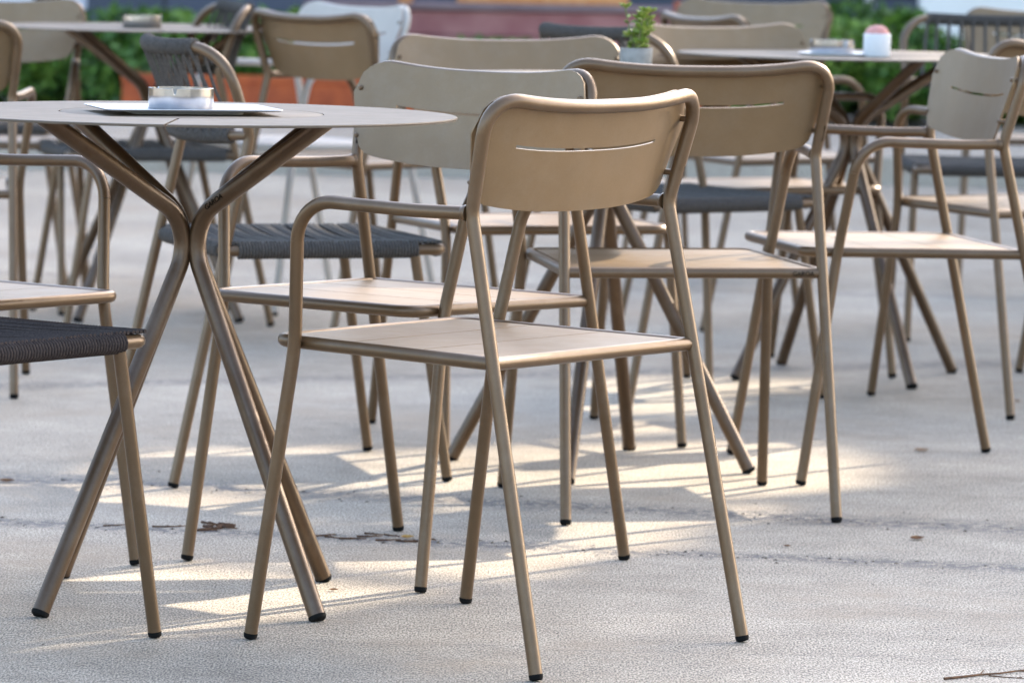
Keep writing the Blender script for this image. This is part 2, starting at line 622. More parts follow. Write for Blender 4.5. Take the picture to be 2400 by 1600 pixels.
def ribbed(bm, path, r, pitch=0.0060, sides=10):
    """rail wound tightly with cord"""
    pts = [Vector(p) for p in path]
    seg = [(b - a).length for a, b in zip(pts, pts[1:])]
    tot = sum(seg)
    n = max(2, int(tot / pitch)) * 4
    out = []
    for k in range(n + 1):
        s = tot * k / n
        i = 0
        while i < len(seg) - 1 and s > seg[i]:
            s -= seg[i]; i += 1
        out.append(pts[i].lerp(pts[i + 1], s / max(seg[i], 1e-9)))
    prof = (0.76, 0.96, 1.0, 0.96)
    sweep(bm, out, r, sides, radf=lambda i: r * prof[i % 4])


def rope_chair(mat_rope):
    root = empty('rope_chair', (0, 0, 0))
    legs(root, M_TAUPE, False)
    TC, TZ = 0.055, 0.012
    top = (0.247, -0.205, 0.825)
    kl = back_curve(TC, TZ, top=top, rad=0.085)
    up = (Vector(top) - Vector((T['wk'], T['yk'], T['zk']))).normalized()
    kl = [p for p in kl if p.z > T['zk'] + 0.029]
    for s, i in ((-1, 0), (1, len(kl))):
        kl.insert(i, Vector((s * T['wk'], T['yk'], T['zk'])) + Vector((s * up.x, up.y, up.z)) * 0.028)
    bm = bmesh.new()
    sweep(bm, kl, R * 1.05, 12)
    # lower back rail
    low = []
    zb = 0.655
    for k in range(25):
        u = -1 + 2 * k / 24
        low.append(Vector((u * (T['wk'] + .002), T['yk'] - 0.004 - TC * bulge(u), zb - .006 * bulge(u))))
    sweep(bm, low, R * 0.95, 10)
    obj('back_frame', bm, M_TAUPE, root)
    # ---- cord back
    bm = bmesh.new()
    tops = [p for p in kl if p.z > top[2] - 0.03 and abs(p.x) < 0.185]
    ribbed(bm, tops, 0.0165)
    ribbed(bm, [p for p in low if abs(p.x) < 0.20], 0.0160)
    def on(curve, x):
        for a, b in zip(curve, curve[1:]):
            if min(a.x, b.x) - 1e-6 <= x <= max(a.x, b.x) + 1e-6:
                return a.lerp(b, (x - a.x) / (b.x - a.x + 1e-9))
        return curve[0] if abs(x - curve[0].x) < abs(x - curve[-1].x) else curve[-1]
    nst = 12
    for k in range(nst):
        x = -0.176 + 0.352 * k / (nst - 1)
        for off in (0.0,):
            for face in (-1, 1):
                a = on(tops, x + off) + Vector((0, face * 0.0125, 0)); b = on(low, (x + off) * 1.08) + Vector((0, face * 0.0125, 0))
                m = a.lerp(b, .5) + Vector((0, -face * 0.006, 0))
                sweep(bm, [a, a.lerp(m, .5), m, m.lerp(b, .5), b], 0.0036, 6)
    obj('rope_backrest', bm, mat_rope, root)
    # ---- seat
    pts, yr, yf, xr, xf = seat_loop()
    xf2 = xf + 0.019; xr2 = xr + 0.006
    zs = T['zs']
    pts = [Vector((-xr2, yr, zs)), Vector((-xf2, yf, zs)), Vector((xf2, yf, zs)), Vector((xr2, yr, zs))]
    bm = bmesh.new()
    sweep(bm, fillet(pts, [.022, .022], 6), R * 1.05, 12)
    sweep(bm, [pts[0], pts[3]], R, 12)
    obj('seat_frame', bm, M_TAUPE, root)
    bm = bmesh.new()
    for s in (-1, 1):
        a, b = Vector((s * xr2, yr, zs)), Vector((s * xf2, yf, zs))
        ribbed(bm, [a.lerp(b, .05), a.lerp(b, .88)], 0.0165)
    ribbed(bm, [Vector((-xf2 + .035, yf, zs)), Vector((xf2 - .035, yf, zs))], 0.0165)
    ribbed(bm, [Vector((-xr2 + .035, yr, zs)), Vector((xr2 - .035, yr, zs))], 0.0160)
    nb, nx = 12, 16
    def sag_at(u, v): return 0.013 * (1 - u * u) * (1 - (2 * v - 1) ** 2 * .8)
    for g in range(nb):                       # bundles of four cords from side to side, dark gaps between them
        dr, tw = random.uniform(0, .005), random.uniform(-.004, .004)
        for q in range(4):
            path = []
            for i in range(2 * nx + 1):
                u = -1 + i / nx
                squeeze = 1.25 - .38 * (1 - u * u)
                y = yr + (yf - yr) * (g + .5) / nb + (q - 1.5) * .0066 * squeeze + tw * sin(u * 2.4)
                v = (y - yr) / (yf - yr)
                w = xr2 + (xf2 - xr2) * v
                z = zs + .0150 - sag_at(u, v) - dr * (1 - u * u) + (.0028 if q in (1, 2) else 0) * (1 - abs(u) ** 8)
                path.append(Vector((u * (w + .004), y, z)))
            sweep(bm, path, .0034, 6)
    for i in range(26):                       # lower cords from front to back
        u = -.93 + 1.86 * i / 25
        path = []
        for j in range(13):
            v = j / 12
            w = xr2 + (xf2 - xr2) * v
            path.append(Vector((u * (w - .008), yr + (yf - yr) * v, zs + .0040 - sag_at(u, v))))
        sweep(bm, path, .0042, 6)
    obj('rope_seat', bm, mat_rope, root)
    return root


def copy_tree(o, parent=None):
    c = o.copy()
    C.objects.link(c)
    c.parent = parent
    for ch in o.children:
        copy_tree(ch, c)
    return c


POSE = {'D': [-0.9597, 7.5017, -2.2636], 'F': [0.0334, 9.5185, 3.4581], 'G': [-0.432, 8.893, -1.235],
        'Q': [0.7384, 9.0732, 1.7907], 'M': [0.3542, 10.4537, -0.9645], 'S': [1.1571, 10.3835, 0.516],
        'H': [-0.3779, 11.8281, -0.8926], 'J': [-0.5912, 12.6041, 2.2237], 'K': [-1.43, 12.4, 3.1103],
        'L': [-1.3519, 10.3452, 0.0651], 'I': [-0.972, 12.10, 1.846], 'N': [0.5598, 10.9797, -2.6373],
        'P': [1.26, 12.08, 3.1549], 'A': [-0.031, 6.8362, 0.8991], 'B': [-0.1814, 7.6369, 2.464],
        'C': [0.2839, 8.4725, 0.207]}


def pose_from_foot(px, py, local, a):
    p = ground_at(px, py)
    return [p.x - (cos(a) * local[0] - sin(a) * local[1]), p.y - (sin(a) * local[0] + cos(a) * local[1]), a]


POSE['E'] = pose_from_foot(364, 1494, (T['wf'], T['yf']), -0.66)

ARM = [('A', 'taupe metal armchair nearest the camera, seen from behind, with scuffed rear leg'),
       ('B', 'taupe metal armchair facing the viewer between the front table and the nearest armchair'),
       ('C', 'taupe armchair seen from behind with sunlit seat and small lettering on its rear rail'),
       ('D', 'taupe armchair cut off by the left edge, plank seat above the dark rope seat'),
       ('F', 'taupe armchair facing the viewer, its back just above the front group of chairs'),
       ('Q', 'taupe armchair at the right edge with grey slotted back, facing left'),
       ('S', 'taupe armchair pushed under the right-hand table, behind the right-edge chair'),
       ('H', 'taupe slotted armchair seen from behind in front of the orange planter'),
       ('J', 'pale grey armchair right of the slotted back before the orange planter'),
       ('K', 'pale armchair facing the viewer behind the far left table'),
       ('L', 'brown-shaded armchair back cut by the left edge, seen from behind above the front table'),
       ('N', 'taupe armchair facing the viewer behind the potted succulent'),
       ('U', 'armchair at the right edge with a low sunlit seat beyond the right-hand table'),
       ('V', 'far armchair with grey arms showing under the right-hand table top'),
       ('O', 'far armchair of which only a pale top rail shows left of the right hedge'),
       ('X', 'far armchair with brown top rail behind the dark rope back at the right edge')]
POSE['U'] = [1.52, 11.25, 1.30]
POSE['V'] = [0.66, 12.35, -1.15]
POSE['O'] = [0.66, 14.2, 2.75]
POSE['X'] = [1.56, 13.6, 3.05]
arm_proto = armchair()
CH = {}
for i, (k, lab) in enumerate(ARM):
    o = arm_proto if i == 0 else copy_tree(arm_proto)
    x, y, a = POSE[k]
    o.location = (x, y, 0); o.rotation_euler = (0, 0, a)
    tag(o, lab, 'armchair', 'taupe metal armchairs around the tables')
    CH[k] = o

M_PALE_GREY = powder_coat('pale_grey_armchair', (0.43, 0.38, 0.33), rough=0.5, metallic=0.0)  # lighter, greyer base colour for one armchair
for ch in [CH['J']] + list(CH['J'].children):
    if ch.type == 'MESH':
        ch.material_slots[0].link = 'OBJECT'
        ch.material_slots[0].material = M_PALE_GREY

ROPE = [('G', 'charcoal rope chair with corded back right behind the front table'),
        ('M', 'charcoal rope chair behind the potted succulent, its seat seen under the chair backs'),
        ('I', 'charcoal rope chair at the far left table, seen edge-on from the side'),
        ('P', 'charcoal rope chair at the upper right edge facing the viewer'),
        ('W', 'far charcoal rope chair glimpsed under the front table at the left edge')]
POSE['W'] = [-1.50, 13.3, -1.6]
rope_proto = rope_chair(M_ROPE)
for i, (k, lab) in enumerate(ROPE):
    o = rope_proto if i == 0 else copy_tree(rope_proto)
    x, y, a = POSE[k]
    o.location = (x, y, 0); o.rotation_euler = (0, 0, a)
    tag(o, lab, 'chair', 'rope chairs around the tables')
    CH[k] = o
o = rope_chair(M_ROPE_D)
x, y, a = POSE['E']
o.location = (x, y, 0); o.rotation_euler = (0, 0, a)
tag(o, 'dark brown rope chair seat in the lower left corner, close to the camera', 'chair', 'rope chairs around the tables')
CH['E'] = o

# small maker's lettering on the rear rail of one chair
me = text_mesh('GAROA', 0.0115)
lt = link('lettering', me, M_TEXT, CH['C'], smooth=False)
rz = rear_at(T['zs'], 1)
lt.location = (rz.x - 0.037, rz.y + 0.004 - R - 0.0006, T['zs'] - 0.001)
lt.rotation_euler = (radians(90), 0, 0)
# scuff on the rear leg of the nearest chair: bare patch of rubbed paint
bm = bmesh.new()
for k in range(16):
    z = 0.275 + 0.060 * k / 15 + random.uniform(-.002, .002)
    p = rear_at(z, 1)
    t = radians(-68 + 40 * (k / 15) + random.uniform(-14, 14))
    n = Vector((cos(t), sin(t), 0.1))
    q = p + n * (R + .0002)
    tn = n.cross(Vector((0, 0, 1))).normalized()
    w = random.uniform(.0008, .0026); h = random.uniform(.002, .005)
    vs = [bm.verts.new(q + tn * w * cos(a_) + Vector((0, 0, h * sin(a_))) - n * (w * w / R) * abs(cos(a_))) for a_ in [2 * pi * j / 7 for j in range(7)]]
    bm.faces.new(vs)
obj('scuff_mark', bm, simple('rubbed_paint', (.45, .38, .31), (.62, .54, .46), 90, .5), CH['A'], smooth=False)


# ------------------------------------------------------------------ tables
RT_, ZT, TR = 0.412, 0.7595, 0.0135


def table():
    root = empty('bistro_table', (0, 0, 0))
    bm = bmesh.new()
    n = 96
    slit = 0.0022
    # outer ring, cut by one radial slit towards the viewer
    th = 0.004
    ang0 = radians(-92.5)
    prof = [(0.2052, ZT - th), (0.2052, ZT), (RT_ - .0015, ZT), (RT_, ZT - .0015), (RT_ - .0004, ZT - th), (0.2052, ZT - th)]
    cols = []
    for k in range(n + 1):
        col = []
        for r, z in prof[:-1]:
            t0 = ang0 + slit / r + (2 * pi - 2 * slit / r) * k / n
            col.append(bm.verts.new((r * cos(t0), r * sin(t0), z)))
        cols.append(col)
    m = len(prof) - 1
    for a, b in zip(cols, cols[1:]):
        for j in range(m):
            bm.faces.new((a[j], a[(j + 1) % m], b[(j + 1) % m], b[j]))
    bm.faces.new(cols[0]); bm.faces.new(list(reversed(cols[-1])))
    lathe(bm, [(0, ZT - th), (.2032, ZT - th), (.2032, ZT - .0004), (.2026, ZT), (0, ZT)], 72)
    bmesh.ops.recalc_face_normals(bm, faces=bm.faces)
    obj('tabletop', bm, M_TOP, root)
    for k in range(4):
        t = pi / 4 + k * pi / 2
        e = Vector((cos(t), sin(t), 0))
        rf = .2125 * sqrt(2)
        f = e * rf; v = e * -0.010 + Vector((0, 0, .583)); u = e * -0.010 + Vector((0, 0, .583)) + (e * .302 + Vector((0, 0, ZT - .006 - .583))) * 1.25
        d = (v - f).normalized()
        path = fillet([f + d * .009, v, u], [.075], 14)
        bm = bmesh.new()
        sweep(bm, path, TR, 16)
        cut = bmesh.ops.bisect_plane(bm, geom=bm.verts[:] + bm.edges[:] + bm.faces[:], plane_co=(0, 0, ZT - th - .0005), plane_no=(0, 0, 1), clear_outer=True)
        bmesh.ops.holes_fill(bm, edges=[q for q in bm.edges if q.is_boundary])
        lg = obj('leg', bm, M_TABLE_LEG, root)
        foot_cap(lg, f, d, TR)
        for z in (.560,):
            bm = bmesh.new()
            sweep(bm, [e * .001 + Vector((0, 0, z)), e * .014 + Vector((0, 0, z))], .006, 10)
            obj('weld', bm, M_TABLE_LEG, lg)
    return root


TAB = [('T1', [-0.5024, 7.1803, 0.0206], 'round taupe metal table nearest the camera, ashtray on a white tray on it'),
       ('T2', [0.1754, 9.0187, 0.5647], 'round taupe table in the middle whose top hides behind the chair backs'),
       ('T3', [0.7883, 10.8993, -0.314], 'round taupe table at the right with ashtray and pink-topped cup'),
       ('T4', [-0.96, 12.2, 0.2], 'far left round table seen edge-on with a shiny ashtray')]
tab_proto = table()
TB = {}
for i, (k, (x, y, a), lab) in enumerate(TAB):
    o = tab_proto if i == 0 else copy_tree(tab_proto)
    o.location = (x, y, 0); o.rotation_euler = (0, 0, a)
    tag(o, lab, 'table', 'round bistro tables')
    TB[k] = o
me = text_mesh('GAROA', 0.0125)
lt = link('lettering', me, M_TEXT, TB['T1'], smooth=False)
e = Vector((cos(-pi / 4), sin(-pi / 4), 0))
u_ = (e * .290 + Vector((0, 0, ZT - .006)) - (e * -0.006 + Vector((0, 0, .583)))).normalized()
side = Vector((0, 0, 1)).cross(e) * -1          # towards the viewer
side = Vector((-e.y, e.x, 0)); side = side if side.y < 0 else -side
pos = e * -0.006 + Vector((0, 0, .583)) + u_ * 0.085 + side * (TR + .0004)
zax = side; xax = u_; yax = zax.cross(xax)
mw = Matrix((xax, yax, zax)).transposed().to_4x4(); mw.translation = pos
lt.matrix_local = mw


# ------------------------------------------------------------------ things on the tables
def ashtray(loc, rz, lab):
    bm = bmesh.new()
    seg = 160; ro, ri, h = .0505, .0480, .032
    a0 = []
    def ring(r, zf): return [bm.verts.new((r * cos(2 * pi * k / seg), r * sin(2 * pi * k / seg), zf(k))) for k in range(seg)]
    def rim(k):
        dd = min(min(abs(k - c), seg - abs(k - c)) for c in (2, 55, 108))
        return h - (0.0095 if dd < 1 else .008 if dd == 1 else 0)
    low = lambda k: h - .0105
    rs = [[bm.verts.new((0, 0, 0))], ring(ro * .985, lambda k: 0), ring(ro, lambda k: .0008), ring(ro, low), ring(ro, lambda k: rim(k) - .0003), ring(ro - .0003, rim), ring(ri, rim), ring(ri, low), ring(ri, lambda k: .004), [bm.verts.new((0, 0, .004))]]
    for a, b in zip(rs, rs[1:]):
        for k in range(seg):
            k2 = (k + 1) % seg
            if len(a) == 1: bm.faces.new((a[0], b[k2], b[k]))
            elif len(b) == 1: bm.faces.new((a[k], a[k2], b[0]))
            else: bm.faces.new((a[k], a[k2], b[k2], b[k]))
    o = obj('ashtray', bm, M_STEEL, smooth=False)
    for f in o.data.polygons: f.use_smooth = abs(f.normal.z) < .3 and (f.center.z < h - .0106)
    o.location = loc; o.rotation_euler = (0, 0, rz)
    return tag(o, lab, 'ashtray', 'steel ashtrays on the tables')


p = at_depth(424, 253, 7.16); p.z = ZT
# shallow white tray under it, corners lifted
bm = bmesh.new()
def rrect(hx, hy, r, z):
    out = []
    for sx, sy, a0 in ((1, 1, 0), (-1, 1, 90), (-1, -1, 180), (1, -1, 270)):
        for q in range(6):
            t = radians(a0 + q * 18)
            out.append((sx * (hx - r) + r * cos(t), sy * (hy - r) + r * sin(t), z))
    return out


loops = [rrect(.085, .055, .012, .0003), rrect(.086, .056, .012, .0038), rrect(.134, .101, .016, .0068), rrect(.138, .105, .018, .0092), rrect(.1372, .1042, .017, .0098), rrect(.128, .095, .014, .0082), rrect(.100, .068, .01, .0062)]
vv = [[bm.verts.new(q) for q in lp] for lp in loops]
for a, b in zip(vv, vv[1:]):
    for k in range(len(a)):
        bm.faces.new((a[k], a[(k + 1) % len(a)], b[(k + 1) % len(a)], b[k]))
bm.faces.new(list(reversed(vv[0]))); bm.faces.new(vv[-1])
tray = obj('tray', bm, M_PAPER)
tray.location = (p.x + .004, p.y - .012, ZT + .0003); tray.rotation_euler = (0, 0, radians(16))
tag(tray, 'flat white tray with raised rim on the nearest table, under the ashtray', 'tray')
ashtray((p.x, p.y, ZT + .0068), .35, 'round steel ashtray with notched rim on the white tray of the nearest table')

p3 = at_depth(1950, 129, 10.80); p3.z = ZT
bm = bmesh.new()
lathe(bm, [(0, 0), (.075, 0), (.088, .004), (.088, .006), (.074, .003), (0, .003)], 40)
sau = obj('saucer', bm, M_WHITE)
sau.location = (p3.x + .01, p3.y, ZT + .0003)
tag(sau, 'round white saucer under the ashtray of the right-hand table', 'saucer')
ashtray((p3.x, p3.y, ZT + .0038), 1.1, 'round steel ashtray on the right-hand table beside the white cup')
p4 = at_depth(333, 70, 12.1); p4.z = ZT
ashtray((p4.x, p4.y, ZT + .0003), 2.0, 'shiny steel ashtray on the far left table before the hedge')

# white cup with a pink rounded candle in it
pc = at_depth(2055, 131, 10.74)
root = empty('candle_cup', (pc.x, pc.y, ZT))
tag(root, 'white cylindrical cup with a pink rounded top on the right-hand table', 'candle cup')
bm = bmesh.new()
lathe(bm, [(0, .0006), (.0295, .0006), (.0315, .003), (.0318, .052), (.0305, .0535), (.0285, .052), (.0285, .040), (0, .040)], 40)
obj('cup', bm, M_WHITE, root)
bm = bmesh.new()
prof = [(.0277, .0405), (.0277, .052)] + [(.0277 * cos(t), .052 + .021 * sin(t)) for t in [pi / 2 * k / 8 for k in range(1, 8)]] + [(0, .073)]
lathe(bm, prof, 32)
for v in bm.verts:
    v.co += Vector((random.uniform(-.0012, .0012), random.uniform(-.0012, .0012), random.uniform(-.0012, .0012)))
obj('candle', bm, M_PINK, root)

# potted succulent on the middle table
pp = at_depth(1490, 172, 9.0)
root = empty('potted_succulent', (pp.x, pp.y, ZT))
tag(root, 'small pale concrete pot with a bright green succulent on the middle table', 'plant')
bm = bmesh.new()
lathe(bm, [(0, .0006), (.027, .0006), (.029, .004), (.0325, .058), (.032, .060), (.0285, .060), (.028, .050), (0, .050)], 36)
pot = obj('pot', bm, M_POT, root)
bm = bmesh.new()
lathe(bm, [(.0275, .0505), (.0275, .053), (.015, .055), (0, .0555)], 24)
obj('soil', bm, M_SOIL, root)
bm = bmesh.new()
tint = bm.faces.layers.float.new('tint_f')
lt_faces = []
stems = []
for k in range(13):
    a = random.uniform(0, 2 * pi); r = random.uniform(0, .018)
    b0 = Vector((r * cos(a), r * sin(a), .053))
    h = random.choice([.022, .03, .042, .05, .062, .07, .078])
    if k < 2: h = (.082, .078)[k]
    tip = b0 + Vector((cos(a) * h * random.uniform(.1, .45), sin(a) * h * random.uniform(.1, .45), h))
    if k == 0: tip = b0 + Vector((-.024, .0, .084))
    if k == 1: tip = b0 + Vector((.024, .003, .076))
    stems.append((b0, tip))
bs = bmesh.new()
for b0, tip in stems:
    sweep(bs, [b0, b0.lerp(tip, .5) + Vector((random.uniform(-.003, .003), 0, 0)), tip], .0014, 6)
obj('stem', bs, simple('succulent_stem', (.12, .14, .04), (.2, .2, .07), 60, .6), root)


def add_leaf(bm, base, d, ln, w, th, t):
    d = d.normalized(); s = d.cross(Vector((0, 0, 1)))
    s = s.normalized() if s.length > .01 else Vector((1, 0, 0))
    nn = s.cross(d)
    a = bm.verts.new(base); b = bm.verts.new(base + d * ln)
    m = base + d * ln * .62
    q = [bm.verts.new(m + s * w), bm.verts.new(m + nn * th), bm.verts.new(m - s * w), bm.verts.new(m - nn * th)]
    fs = []
    for i in range(4):
        fs.append(bm.faces.new((a, q[i], q[(i + 1) % 4]))); fs.append(bm.faces.new((b, q[(i + 1) % 4], q[i])))
    for f in fs: f[tint] = t


for b0, tip in stems:
    for q in range(11):
        f = random.uniform(.1, 1.0)
        base = b0.lerp(tip, f)
        a = random.uniform(0, 2 * pi)
        add_leaf(bm, base, Vector((cos(a), sin(a), random.uniform(.1, 1.1))), random.uniform(.012, .021), .0058, .0028, random.random())
    for q in range(7):
        a = 2 * pi * q / 7
        add_leaf(bm, tip, Vector((cos(a), sin(a), .7)), .017, .0058, .0026, random.uniform(.3, 1))


def store_tint(o, layer='tint_f'):
    at = o.data.attributes.get(layer)
    vals = [d.value for d in at.data]
    nat = o.data.attributes.new('tint', 'FLOAT', 'FACE')
    nat.data.foreach_set('value', vals)


lf = obj('leaves', bm, M_SUCC, root)
store_tint(lf)

# ------------------------------------------------------------------ ground and setting
bm = bmesh.new()
v = [bm.verts.new(q) for q in ((-120, -20, 0), (120, -20, 0), (120, 140, 0), (-120, 140, 0))]
bm.faces.new(v)
tag(obj('ground', bm, M_GROUND, smooth=False), kind='structure')
bm = bmesh.new()
box(bm, -14, 14, 18.85, 24.8, -.05, .118, .012)
tag(obj('pavement', bm, M_STEP, smooth=False), kind='structure')


def planter(name, x0, x1, y0, y1, z0, z1, lab, mat=M_CORTEN):
    root = empty(name, ((x0 + x1) / 2, (y0 + y1) / 2, z0))
    tag(root, lab, 'planter')
    bm = bmesh.new()
    w, d = (x1 - x0) / 2, (y1 - y0) / 2
    t = .02
    box(bm, -w, w, -d, -d + t, .001, z1 - z0); box(bm, -w, w, d - t, d, .001, z1 - z0)
    box(bm, -w, -w + t, -d + t, d - t, .001, z1 - z0); box(bm, w - t, w, -d + t, d - t, .001, z1 - z0)
    # folded rim
    box(bm, -w - .004, w + .004, -d - .012, -d - .0005, z1 - z0 - .03, z1 - z0 + .002)
    obj('planter_wall', bm, mat, root, smooth=False)
    bm = bmesh.new()
    box(bm, -w + t, w - t, -d + t, d - t, z1 - z0 - .08, z1 - z0 - .03)
    obj('soil', bm, M_SOIL, root, smooth=False)
    return root


planter('planter', -1.76, .50, 20.7, 21.4, .118, .330, 'long low rust-orange steel planter below the left hedge')
planter('planter', .70, .93, 20.3, 20.9, .118, .690, 'tall rust-brown steel planter at the right end of the mauve timber block')

# mauve timber block (long bench) with paler top
root = empty('timber_block', (0.1, 22.65, .118))
tag(root, 'long mauve stained timber block with paler top across the back', 'bench')
bm = bmesh.new()
for k in range(4):
    z0 = .002 + k * .1215
    box(bm, -1.10, .74, -.36 + .003 * (k % 2), .36, z0, z0 + .117, .004)
obj('boards', bm, M_MAUVE, root, smooth=False)
bm = bmesh.new()
for k in range(5):
    y0 = -.385 + k * .155
    box(bm, -1.13, .77, y0, y0 + .150, .488, .512, .004)
obj('top_boards', bm, M_MAUVE_T, root, smooth=False)
# orange terracotta pieces standing on it
for x, y, r, h in ((-.545, 22.5, .055, .12),):
    bm = bmesh.new()
    lathe(bm, [(0, .001), (r * .55, .001), (r * .62, .01), (r, h * .82), (r * 1.1, h * .83), (r * 1.1, h), (r * .95, h), (r * .9, h * .85), (0, h * .84)], 28)
    o = obj('terracotta_pot', bm, M_ORANGE)
    o.location = (x, y, .6302)
    tag(o, 'small orange terracotta pot standing on the mauve timber block', 'pot')
bm = bmesh.new()
box(bm, -.42, .42, -.1, .1, .001, .16, .008)
box(bm, -.40, .40, -.085, .085, .16, .165)
o = obj('window_box', bm, M_ORANGE, smooth=False)
o.location = (.12, 22.82, .6302)
tag(o, 'long orange flower trough on the mauve timber block', 'trough')


# ---- hedges: leaf sized faces through the volume
def leaf_cloud(bm, layer, cen, half, n, size, shape='box', tmin=0.0, tmax=1.0, reject=None):
    k = 0
    tries = 0
    while k < n and tries < n * 12:
        tries += 1
        if shape == 'box':
            q = Vector([random.uniform(-1, 1) for _ in range(3)])
        else:
            q = Vector([random.gauss(0, 1) for _ in range(3)]).normalized() * (random.random() ** .4)
        p = Vector((cen[0] + q.x * half[0], cen[1] + q.y * half[1], cen[2] + q.z * half[2]))
        if reject and reject(p): continue
        s = size * random.uniform(.6, 1.35)
        d = Vector([random.gauss(0, 1) for _ in range(3)]).normalized()
        e = d.orthogonal().normalized()
        e = Quaternion(d, random.uniform(0, 6.3)) @ e
        w = d.cross(e)
        cs = [p + e * s, p + w * s * .5 + e * s * .2, p - e * s * .8, p - w * s * .5 + e * s * .2]
        if reject and any(reject(q) for q in cs): continue
        vs = [bm.verts.new(q) for q in cs]
        f = bm.faces.new(vs)
        f[layer] = random.uniform(tmin, tmax)
        k += 1


def shrub(x, y, w, d, z0, h, n, lab, group):
    root = empty('hedge_shrub', (x, y, z0))
    tag(root, lab, 'shrub', group)
    bm = bmesh.new()
    ly = bm.faces.layers.float.new('tint_f')
    for k in range(9):
        cx, cy, cz = random.uniform(-.6, .6) * w, random.uniform(-.6, .6) * d, random.uniform(.15, .74) * h
        r = random.uniform(.3, .45)
        t0 = random.uniform(0, .45)
        leaf_cloud(bm, ly, (cx, cy, cz), (w * r * 1.3, d * r * 1.3, h * r * .75), n // 9, .034, 'ball', t0, t0 + .55)
    for v in bm.verts: v.co.z = max(v.co.z, .004)
    o = obj('foliage', bm, M_HEDGE, root, smooth=False); store_tint(o)
    bm = bmesh.new()
    for k in range(5):
        a = random.uniform(0, 6.3)
        b = Vector((random.uniform(-.2, .2) * w, random.uniform(-.2, .2) * d, .001))
        sweep(bm, [b, b + Vector((cos(a) * w * .15, sin(a) * d * .15, h * .4)), b + Vector((cos(a) * w * .4, sin(a) * d * .4, h * .75))], .01, 6, radf=lambda i: (.012, .009, .005)[i])
    obj('stem', bm, M_BARK, root)


hl = [(-2.62, 21.9, .46), (-2.12, 22.0, .47), (-1.62, 21.95, .52), (-1.16, 21.9, .56), (-.72, 22.0, .40), (-.28, 22.0, .38)]
words = ['leftmost shrub of the left hedge', 'second shrub from the left in the left hedge', 'shrub of the left hedge behind the far ashtray',
         'shrub of the left hedge behind the edge-on rope chair', 'shrub of the left hedge behind the slotted chair back', 'shrub of the left hedge next to the mauve timber block']
for (x, y, h), w in zip(hl, words):
    shrub(x, y, .50, .32, .118, h, 4200, 'green leafy ' + w, 'hedge shrubs along the back')
# leaves spilling from the orange planter
shrub(-1.25, 21.05, .50, .24, .29, .17, 1500, 'low green plant growing in the orange planter, left part', 'plants in the orange planter')
shrub(-.50, 21.05, .62, .24, .29, .14, 1700, 'low green plant growing in the orange planter, right part', 'plants in the orange planter')
hr = [(1.30, 21.7, .52), (1.68, 21.9, .60), (2.06, 21.6, .50), (2.45, 21.9, .42), (2.85, 22.0, .42)]
words = ['first shrub right of the tall rust planter', 'tall shrub behind the right-hand table', 'shrub behind the white cup',
         'shrub before the white wall', 'shrub at the right edge of the hedge']
for (x, y, h), w in zip(hr, words):
    shrub(x, y, .46, .32, .118, h, 4200, 'green leafy ' + w, 'hedge shrubs along the back')

# ---- slate building behind, with openings and a parapet
root = empty('slate_building', (0, 25.0, 0))
tag(root, 'dark blue slate clad building across the back', 'building')
bm = bmesh.new()
def wall_piece(x0, x1, z0, z1, y0=0.0, y1=.35): box(bm, x0, x1, y0, y1, z0, z1)
# openings: pale bay with door at left
HB = 4.3
wall_piece(-16, -4.6, 0, HB); wall_piece(-4.6, -2.32, 2.6, HB); wall_piece(-2.32, 16, 0, HB)
obj('wall', bm, M_SLATE, root, smooth=False)
bm = bmesh.new()
box(bm, -16.1, 16.1, -.08, .45, HB, HB + .18); box(bm, -16, 16, .35, 9, HB - .3, HB)
obj('roof', bm, M_SLATE, root, smooth=False)
bm = bmesh.new()
box(bm, -4.6, -2.62, .1, .3, 0, 2.6); box(bm, -2.62, -2.42, .1, .3, 2.1, 2.6); box(bm, -2.46, -2.32, .1, .3, 0, 2.1)
obj('entrance_panel', bm, M_PALE, root, smooth=False)
bm = bmesh.new()
box(bm, -2.62, -2.46, .14, .22, .01, 2.1)
dr = obj('door', bm, M_DOOR, root, smooth=False)
# white painted wall with coping at the right
root = empty('white_wall', (2.33, 23.4, .118))
tag(root, 'white painted garden wall behind the right hedge', 'wall')
bm = bmesh.new(); box(bm, -.30, .27, 0, .22, .001, .95, .006)
obj('wall', bm, M_WHITEW, root, smooth=False)
bm = bmesh.new(); box(bm, -.33, .30, -.03, .25, .952, 1.0, .006)
obj('coping', bm, M_PALE, root, smooth=False)
# slim grey post
root = empty('street_post', (1.785, 23.6, .118))
tag(root, 'slim grey metal post standing behind the right hedge', 'post')
bm = bmesh.new(); sweep(bm, [(0, 0, .002), (0, 0, 2.6)], .026, 14)
obj('shaft', bm, M_GALV, root)
bm = bmesh.new(); lathe(bm, [(0, 0.001), (.07, .001), (.07, .012), (.03, .02), (0, .02)], 20)
obj('base_plate', bm, M_GALV, root)

